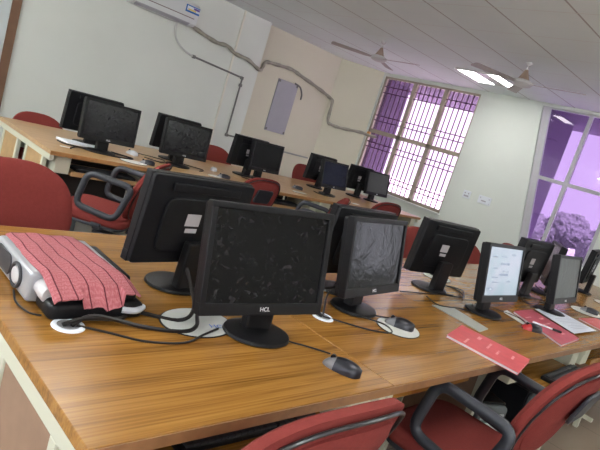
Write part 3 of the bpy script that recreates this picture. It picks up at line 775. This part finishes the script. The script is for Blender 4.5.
def pad(x, y, a, b, rot, label, m='offwhite', edge='black', text=None):
    t = empty('mouse_pad', (x, y, ZT), rot)
    bm = bmesh.new(); lathe(bm, [(0, .0), (1, .0), (1, .0022), (0, .0022)], 40, (0, 0, 0), a, b); link('rubber_base', bm, edge, t)
    bm = bmesh.new(); lathe(bm, [(0, .0022), (.965, .0022), (.965, .0032), (0, .0032)], 40, (0, 0, 0), a, b); link('top_sheet', bm, m, t)
    if text:
        text_mesh('print', text, .03, 'blue_text', t, Matrix.Translation((.045, -.045, .0036)) @ Matrix.Rotation(-rot-.2, 4, 'Z'), .0002)
    tag(t, label, 'mouse pad'); return t
pad(.962, 1.182, .118, .092, R(10), 'white oval mouse pad with small blue letters behind the front monitor base', text='HCL')
pad(1.822, 1.065, .105, .085, R(20), 'pale oval mouse pad holding the second black mouse')
pad(4.10, 1.08, .13, .10, R(0), 'pale mouse pad near the right edge of the near island')
pad(2.36, 1.56, .10, .085, R(10), 'pale mouse pad beside the base behind the second front screen')
pad(4.9, 1.18, .12, .09, 0, 'pale mouse pad below the monitor cut by the picture edge')
pad(3.0, 1.62, .10, .08, 0, 'pale mouse pad between the pier monitor and pale screen')

def make_mouse(shell, acc):
    t = empty('computer_mouse', (0, 0, 0))
    def blob(a, b, h, y0=-1., y1=1., zoff=0., s=1.):
        bm = bmesh.new(); NU, NV = 20, 14; rows = []
        for j in range(NV+1):
            v = y0+(y1-y0)*j/NV; y = b*v; wv = a*math.sqrt(max(0, 1-abs(v)**2.6))*(1-.10*v); hv = h*(max(0, 1-abs(v+.15)**2.4/1.4))**.6*(1-.25*max(0, v))
            rows.append([bm.verts.new((wv*s*math.cos(PI*k/NU), y, zoff+hv*s*math.sin(PI*k/NU)**.8)) for k in range(NU+1)])
        for A, B in zip(rows, rows[1:]):
            for k in range(NU): bm.faces.new([A[k], A[k+1], B[k+1], B[k]])
            bm.faces.new([A[0], B[0], B[NU], A[NU]])
        bmesh.ops.remove_doubles(bm, verts=bm.verts, dist=1e-5)
        return bm
    link('shell', blob(.031, .058, .036), shell, t, True)
    link('buttons', blob(.031, .058, .036, .35, .97, .0005, 1.015), acc, t, True)
    bm = bmesh.new(); lathe(bm, [(0, -.004), (.008, -.004), (.008, .004), (0, .004)], 12, mtx=Matrix.Translation((0, .032, .027)) @ Matrix.Rotation(R(90), 4, 'Y')); link('scroll_wheel', bm, 'black', t, True)
    return t
MB = make_mouse('mouse', 'mouse_grey'); MR = make_mouse('mouse', 'red'); MW = make_mouse('mouse_white', 'mouse_white'); mu = set()
def mouse(src, x, y, rot, label, z=0., s=1.):
    o = src if src.name not in mu else copy_tree(src); mu.add(src.name)
    place(o, (x, y, ZT+z), rot, label, 'mouse'); o.scale = (s, s, s); return o
mouse(MB, 1.250, .858, R(25), 'black mouse with grey buttons on the bare wood at the front')
mouse(MB, 1.835, 1.072, R(35), 'black mouse on the pale oval pad of the second front monitor', .0033)
mouse(MR, 2.83, .945, R(60), 'black and red mouse beside the rose book')
mouse(MB, 4.12, 1.07, R(20), 'black mouse on the pad near the right edge of the picture', .0033)
mouse(MB, 3.02, 1.62, R(200), 'black mouse between the pier monitor and the pale lit screen', .0033)

# flat things
def quad_slab(name, pts, z0, z1, m, label, cat, bev=.0):
    bm = bmesh.new(); prism(bm, pts, 'z', z0, z1); o = link(name, bm, m); tag(o, label, cat); return o
quad_slab('paper_pad', [(2.36, 1.25), (2.50, 1.22), (2.44, .99), (2.33, .975)][::-1], ZT, ZT+.004, 'grey_pad', 'grey rectangular pad lying left of the pale screen base', 'pad')
quad_slab('paper_sheet', [(2.93, 1.15), (3.01, 1.16), (2.93, 1.00), (2.86, 1.0)][::-1], ZT, ZT+.002, 'offwhite', 'small pale sheet by the base of the pale lit screen', 'paper')
def book(pts, th, cov, label):
    t = empty('book', (sum(p[0] for p in pts)/4, sum(p[1] for p in pts)/4, ZT)); cx, cy = t.location.x, t.location.y
    P = [(a-cx, b-cy) for a, b in pts]
    bm = bmesh.new(); prism(bm, P, 'z', 0, .0012); prism(bm, P, 'z', th-.0012, th); link('cover', bm, cov, t)
    bm = bmesh.new(); prism(bm, [(a*.985, b*.985) for a, b in P], 'z', .0012, th-.0012); link('pages', bm, 'pageedge', t)
    # printed title lines along the long side
    u = Vector((P[1][0]-P[0][0], P[1][1]-P[0][1])); v = Vector((P[3][0]-P[0][0], P[3][1]-P[0][1])); o0 = Vector(P[0])
    bm = bmesh.new(); rnd = random.Random(9)
    for (a0, a1, b0, hgt) in ((.18, .36, .30, .05), (.25, .62, .48, .03), (.42, .66, .62, .03), (.62, .92, .22, .03), (.30, .50, .80, .03)):
        n = 22
        for k in range(n):
            if rnd.random() < .25: continue
            s0 = a0+(a1-a0)*k/n; s1 = s0+(a1-a0)/n*.7
            q = [o0+u*s0+v*b0, o0+u*s1+v*b0, o0+u*s1+v*(b0+hgt), o0+u*s0+v*(b0+hgt)]
            prism(bm, [(p.x, p.y) for p in q], 'z', th, th+.0004)
    link('cover_print', bm, 'bookprint', t)
    tag(t, label, 'book'); return t
book([(2.26, 1.03), (2.02, .965), (2.035, .665), (2.275, .72)], .011, 'pink', 'pink covered book sticking out over the front desk edge')
book([(3.30, 1.14), (3.02, 1.13), (2.78, .775), (3.11, .80)], .010, 'pink2', 'rose covered book half under the white paper')
def sheet(pts, z, label):
    t = empty('paper_sheet', (pts[0][0], pts[0][1], z)); P = [(a-pts[0][0], b-pts[0][1]) for a, b in pts]
    bm = bmesh.new(); prism(bm, P, 'z', 0, .001); link('page', bm, 'paper', t)
    u = Vector((P[1][0], P[1][1])); v = Vector((P[3][0], P[3][1])); bm = bmesh.new()
    for k in range(14):
        a0 = .08; a1 = .9 if k % 5 else .6; b0 = .08+k*.06
        q = [u*a0+v*b0, u*a1+v*b0, u*a1+v*(b0+.012), u*a0+v*(b0+.012)]
        prism(bm, [(p.x, p.y) for p in q], 'z', .001, .0013)
    link('ruled_lines', bm, 'ink', t); tag(t, label, 'paper')
sheet([(3.64, 1.13), (3.34, 1.14), (3.16, .845), (3.52, .84)], ZT+.0112, 'white ruled paper lying on the rose book')
book([(3.98, .98), (3.70, 1.00), (3.62, .77), (3.92, .75)], .008, 'pink', 'pink book at the right picture edge beyond the white paper')
pn = empty('pen', (2.98, .93, ZT+.017), R(-62))
bm = bmesh.new(); tube(bm, [(-.07, 0, 0), (.045, 0, 0)], .0045, 8); link('barrel', bm, 'stickwhite', pn, True)
bm = bmesh.new(); tube(bm, [(.03, 0, 0), (.075, 0, 0)], .0058, 8); link('cap', bm, 'black', pn, True)
tag(pn, 'white pen with black cap on the rose book', 'pen')

# added tube lights, unseen behind the viewpoint, to brighten walls and ceiling
for i, (x, y, rz) in enumerate(((-2.3, 3.3, 90), (-1.2, -2.9, 0), (5.6, -2.9, 0), (-2.3, 5.3, 90))):
    t = empty('fill_tube_light', (x, y, 2.52), R(rz))
    bm = bmesh.new(); box(bm, -.62, .62, -.099 if rz == 0 else .04, -.04 if rz == 0 else .099, -.03, .03, .005); link('batten', bm, 'white', t)
    bm = bmesh.new(); tube(bm, [(-.6, 0, .0), (.6, 0, .0)], .019, 12); link('tube', bm, 'fill_tubelamp', t, True)
    tag(t, 'added white tube light, unseen, high on a wall behind the viewpoint', 'tube light', 'added tube lights')

# cables
def cable(pts, r, label, group='cables on the desks', m='darkcable'):
    bm = bmesh.new(); tube(bm, catmull(pts, 6), r, 6); o = link('cable', bm, m, smooth=True); tag(o, label, 'cable', group); return o
z = ZT+.006
cable([(.58, 1.195, ZT+.004), (.63, 1.195, .768), (.73, 1.205, z+.004), (.80, 1.25, z), (.90, 1.19, z), (.96, 1.21, z+.02), (1.02, 1.33, .80), (1.03, 1.42, .86)], .006, 'thick black cable looping from the front grommet behind the monitor')
cable([(.60, 1.19, ZT+.004), (.66, 1.20, .772), (.78, 1.16, z), (.875, 1.125, z), (.93, 1.14, z+.006), (.97, 1.20, z+.02), (1.02, 1.22, .82)], .006, 'thick black cable sagging low across the front desk')
cable([(.61, 1.185, ZT+.006), (.67, 1.15, z-.003), (.75, 1.09, z-.003), (.85, 1.07, z-.003), (.93, 1.10, z), (1.0, 1.13, z)], .0032, 'thin cable lowest of the three from the grommet')
cable([(.53, 1.40, ZT+.004), (.515, 1.33, z-.003), (.525, 1.27, z-.003), (.55, 1.25, z-.003)], .0025, 'thin cable curled under the projector')
cable([(1.276, .93, z+.004), (1.25, .985, z-.003), (1.17, 1.06, z-.003), (1.14, 1.14, z-.003), (1.2, 1.25, z-.003)], .0028, 'thin mouse cable running back under the front monitor')
cable([(1.505, 1.18, ZT+.004), (1.56, 1.13, z-.003), (1.64, 1.06, z-.003), (1.73, 1.03, z-.003), (1.76, 1.09, z), (1.70, 1.16, z)], .003, 'thin cable curving on the wood right of the second grommet')
cable([(1.50, 1.18, ZT+.004), (1.47, 1.24, .80), (1.52, 1.30, .82), (1.62, 1.30, .81), (1.72, 1.28, .84)], .0045, 'black cable rising from the second grommet to the right')
cable([(1.495, 1.18, ZT+.004), (1.48, 1.28, .79), (1.42, 1.36, .85), (1.30, 1.34, .80), (1.12, 1.28, .83)], .0045, 'black cable from the second grommet up to the front monitor')
cable([(1.51, 1.185, ZT+.004), (1.57, 1.24, .77), (1.68, 1.33, .77), (1.80, 1.40, .80)], .004, 'black cable leading to the reversed monitor behind')
cable([(1.85, 1.125, z+.006), (1.80, 1.16, z), (1.74, 1.22, z), (1.76, 1.3, z)], .0028, 'thin cable of the second black mouse')
cable([(2.70, 1.50, .83), (2.76, 1.44, z), (2.66, 1.36, z), (2.82, 1.33, z), (2.90, 1.45, z), (2.8, 1.52, z), (2.95, 1.42, z), (2.75, 1.30, z)], .0035, 'tangled thin cable at the foot of the pier monitor')
cable([(2.45, 1.34, z), (2.40, 1.24, z), (2.52, 1.2, z), (2.60, 1.17, z), (2.66, 1.2, z+.02)], .0035, 'thin cable around the grey pad')
cable([(2.88, .99, z), (2.95, 1.07, z-.003), (2.90, 1.18, z-.003), (2.8, 1.25, z-.003)], .0026, 'thin cable of the red mouse')
cable([(2.3, 1.40, z), (2.52, 1.38, z-.003), (2.75, 1.36, z-.003)], .003, 'straight thin cable behind the grey pad')
cable([(3.55, 1.15, .80), (3.62, 1.22, z), (3.75, 1.25, z), (3.68, 1.32, z), (3.5, 1.3, z), (3.45, 1.22, z)], .004, 'tangled cable behind the grey screened monitor')
cable([(4.15, 1.13, z+.006), (4.3, 1.22, z), (4.2, 1.3, z)], .003, 'thin mouse cable near the right picture edge')
cable([(3.98, 1.42, .80), (4.04, 1.32, z), (4.2, 1.36, z), (4.3, 1.5, z)], .004, 'cable at the base of the slim slanted monitor')

# keyboards on the trays
def make_keyboard():
    t = empty('keyboard', (0, 0, 0))
    bm = bmesh.new(); box(bm, -.225, .225, -.075, .075, 0, .020, .007, 3); link('housing', bm, 'black', t)
    bm = bmesh.new()
    for j in range(6):
        yy = .058-j*.0215-(.006 if j else 0)
        for (a, b) in ((-.213, .062), (.070, .128), (.136, .213)):
            n = max(2, round((b-a)/.0192)); st = (b-a)/n
            for k in range(n): box(bm, a+k*st+.001, a+(k+1)*st-.001, yy-.0175, yy, .019, .026)
    link('keycaps', bm, 'keys', t); return t
KB = make_keyboard(); kf = [True]
def keyboard(x, y, z, rot, label, group):
    o = KB if kf[0] else copy_tree(KB); kf[0] = False
    place(o, (x, y, z), rot, label, 'keyboard', group)
GK = 'keyboards on the pull-out trays'
keyboard(.95, .895, .6165, 0, 'black keyboard on the tray under the front desk edge', GK)
keyboard(2.82, .69, .6165, R(3), 'black keyboard on the pulled-out tray at the right', GK)
keyboard(1.80, 1.01, .6165, 0, 'black keyboard under the second front desk', GK)
for i in range(5):
    keyboard(1.40+.88*i+.45, 3.76, .6165, 0, 'black keyboard in the far island tray bay %s' % ['below the leftmost pair', 'below the second pair', 'below the middle pair', 'below the dark blue screen', 'below the grey screen'][i], GK)

# CPU towers standing on the floor
def make_tower():
    t = empty('computer_tower', (0, 0, 0))
    bm = bmesh.new(); box(bm, -.09, .09, -.19, .21, .005, .42, .006); link('case', bm, 'black_matte', t)
    bm = bmesh.new(); prism(bm, rrect(.176, .405, .03, 5, 0, .213), 'y', -.215, -.19, .008); link('front_fascia', bm, mat('glossy_grey_plastic', (.10, .115, .12), .2), t)
    bm = bmesh.new(); box(bm, -.07, .07, -.219, -.214, .34, .375, .002); box(bm, -.07, .07, -.219, -.214, .29, .325, .002); link('drive_bays', bm, 'silver', t)
    bm = bmesh.new(); lathe(bm, [(0, 0), (.012, 0), (.011, .004), (0, .004)], 16, mtx=Matrix.Translation((0, -.214, .22)) @ Matrix.Rotation(R(90), 4, 'X')); link('power_button', bm, 'silver', t)
    return t
TW = make_tower(); tf = [True]
def tower(x, y, rot, label):
    o = TW if tf[0] else copy_tree(TW); tf[0] = False
    place(o, (x, y, 0), rot, label, 'computer tower', 'computer towers under the desks')
tower(2.62, 1.07, R(-20), 'glossy grey computer tower on the floor between the two armrests')
tower(3.05, 1.07, 0, 'dark computer tower under the desk with the pulled-out tray')
for i in range(4):
    tower(1.62+.88*i, 3.90, 0, 'dark computer tower under the far island, bay %s' % ['at its left end', 'second from left', 'in the middle', 'fourth from left'][i])

# ------------------------------------------------------------------ small things on the far island
mouse(MW, 2.215, 4.10, R(20), 'silver mouse between the first and second monitor pairs')
mouse(MB, 2.17, 3.76, R(70), 'black mouse beside the white pad on the far island')
mouse(MW, 3.03, 4.10, R(-30), 'silver mouse right of the second monitor pair')
mouse(MB, 2.93, 3.80, R(60), 'black mouse below the silver one, far island edge')
mouse(MB, 4.01, 3.98, R(40), 'black mouse right of the middle monitor pair')
pad(2.05, 3.74, .105, .075, R(-5), 'white mouse pad below the leftmost monitor pair')
pad(3.86, 3.78, .09, .06, 0, 'white pad on the edge of the far island, middle')
pad(2.84, 3.80, .07, .05, 0, 'small pale pad beside the black mouse, second pair')
quad_slab('paper_sheet', [(1.63, 4.16), (1.93, 4.12), (1.93, 3.99), (1.67, 4.02)], ZT, ZT+.014, 'stickwhite', 'white papers under the leftmost rear monitor', 'paper')
quad_slab('paper_sheet', [(1.55, 3.86), (1.63, 3.85), (1.63, 3.83), (1.55, 3.84)], ZT, ZT+.003, 'stickwhite', 'small white slip near the left end of the far island', 'paper')
quad_slab('paper_sheet', [(4.62, 3.75), (4.72, 3.75), (4.72, 3.70), (4.62, 3.70)], ZT, ZT+.003, 'stickwhite', 'small white slip below the dark blue screen', 'paper')
cable([(1.60, 3.80, z), (1.68, 3.86, z+.01), (1.80, 3.83, z), (1.98, 3.80, z), (2.1, 3.86, z), (1.98, 3.98, z)], .006, 'black cable lying by the leftmost pair of monitors')
cable([(1.60, 4.05, z), (1.62, 3.96, z), (1.72, 3.93, z), (1.85, 3.99, z), (1.9, 4.1, z)], .005, 'black cable under the leftmost rear monitor')
cable([(2.72, 3.86, z), (2.83, 3.98, z), (2.7, 4.1, z), (2.6, 4.2, z+.02)], .004, 'cable between the second pair of monitors')
cable([(3.3, 4.02, z), (3.38, 3.93, z), (3.5, 3.97, z), (3.6, 4.1, z+.02)], .004, 'cable between the middle pair of monitors')
cable([(4.3, 4.02, z), (4.28, 3.9, z), (4.45, 3.86, z), (4.6, 3.98, z)], .005, 'cable around the dark blue screened monitor')
cable([(2.3, 4.05, z), (2.4, 3.95, z), (2.5, 4.1, z), (2.3, 4.2, z)], .004, 'cable left of the second monitor pair')

# ------------------------------------------------------------------ light
W = bpy.data.worlds.new('overcast_sky'); S.world = W; W.use_nodes = True
bg = W.node_tree.nodes['Background']; bg.inputs['Color'].default_value = (.93, .93, 1.0, 1); bg.inputs['Strength'].default_value = 2.2
def portal(y0, y1, z0, z1):
    l = bpy.data.lights.new('window_portal', 'AREA'); l.shape = 'RECTANGLE'; l.size = z1-z0; l.size_y = y1-y0; l.cycles.is_portal = True
    o = bpy.data.objects.new('window_portal', l); COL.objects.link(o); o.location = (XW+.13, (y0+y1)/2, (z0+z1)/2); o.rotation_euler = (0, R(90), 0)
portal(4.62, 6.56, .7, 2.64); portal(2.3, 3.6, .7, 2.64); portal(-1.5, -.5, .8, 2.4)
sl = bpy.data.lights.new('bounce_sun', 'SUN'); sl.energy = 18; sl.angle = R(3); sl.color = (1, .97, .92)  # added to brighten the outside ground, whose bounce lights the ceiling
so = bpy.data.objects.new('bounce_sun', sl); COL.objects.link(so); so.rotation_euler = (R(38), 0, R(-28))
def portal2(loc, rot, sx, sy):
    l = bpy.data.lights.new('window_portal', 'AREA'); l.shape = 'RECTANGLE'; l.size = sx; l.size_y = sy; l.cycles.is_portal = True
    o = bpy.data.objects.new('window_portal', l); COL.objects.link(o); o.location = loc; o.rotation_euler = rot
portal2((XL-.15, 1.3, 1.65), (0, R(-90), 0), 1.6, 6.6); portal2((-.5, YF-.15, 1.65), (R(90), 0, 0), 3.0, 1.6)

# ------------------------------------------------------------------ camera
cam = bpy.data.cameras.new('camera'); co = bpy.data.objects.new('camera', cam); COL.objects.link(co); S.camera = co
cam.sensor_width = 36; cam.lens = 36*555.84/600; cam.clip_start = .03; cam.clip_end = 300
px, ry, rz = 1.40117361, .304046304, -.813897817
m = Matrix.Rotation(rz, 4, 'Z') @ Matrix.Rotation(px, 4, 'X') @ Matrix.Rotation(ry, 4, 'Z')
# roll about the view axis
co.matrix_world = Matrix.Translation((0, 0, 1.37)) @ m
S.view_settings.view_transform = 'Standard'; S.view_settings.look = 'None'; S.view_settings.exposure = 1.15; S.view_settings.gamma = 1; S.view_settings.use_curve_mapping = False
S.cycles.use_denoising = True
S.cycles.max_bounces = 8; S.cycles.diffuse_bounces = 4; S.cycles.transparent_max_bounces = 8
S.cycles.caustics_reflective = False; S.cycles.caustics_refractive = False
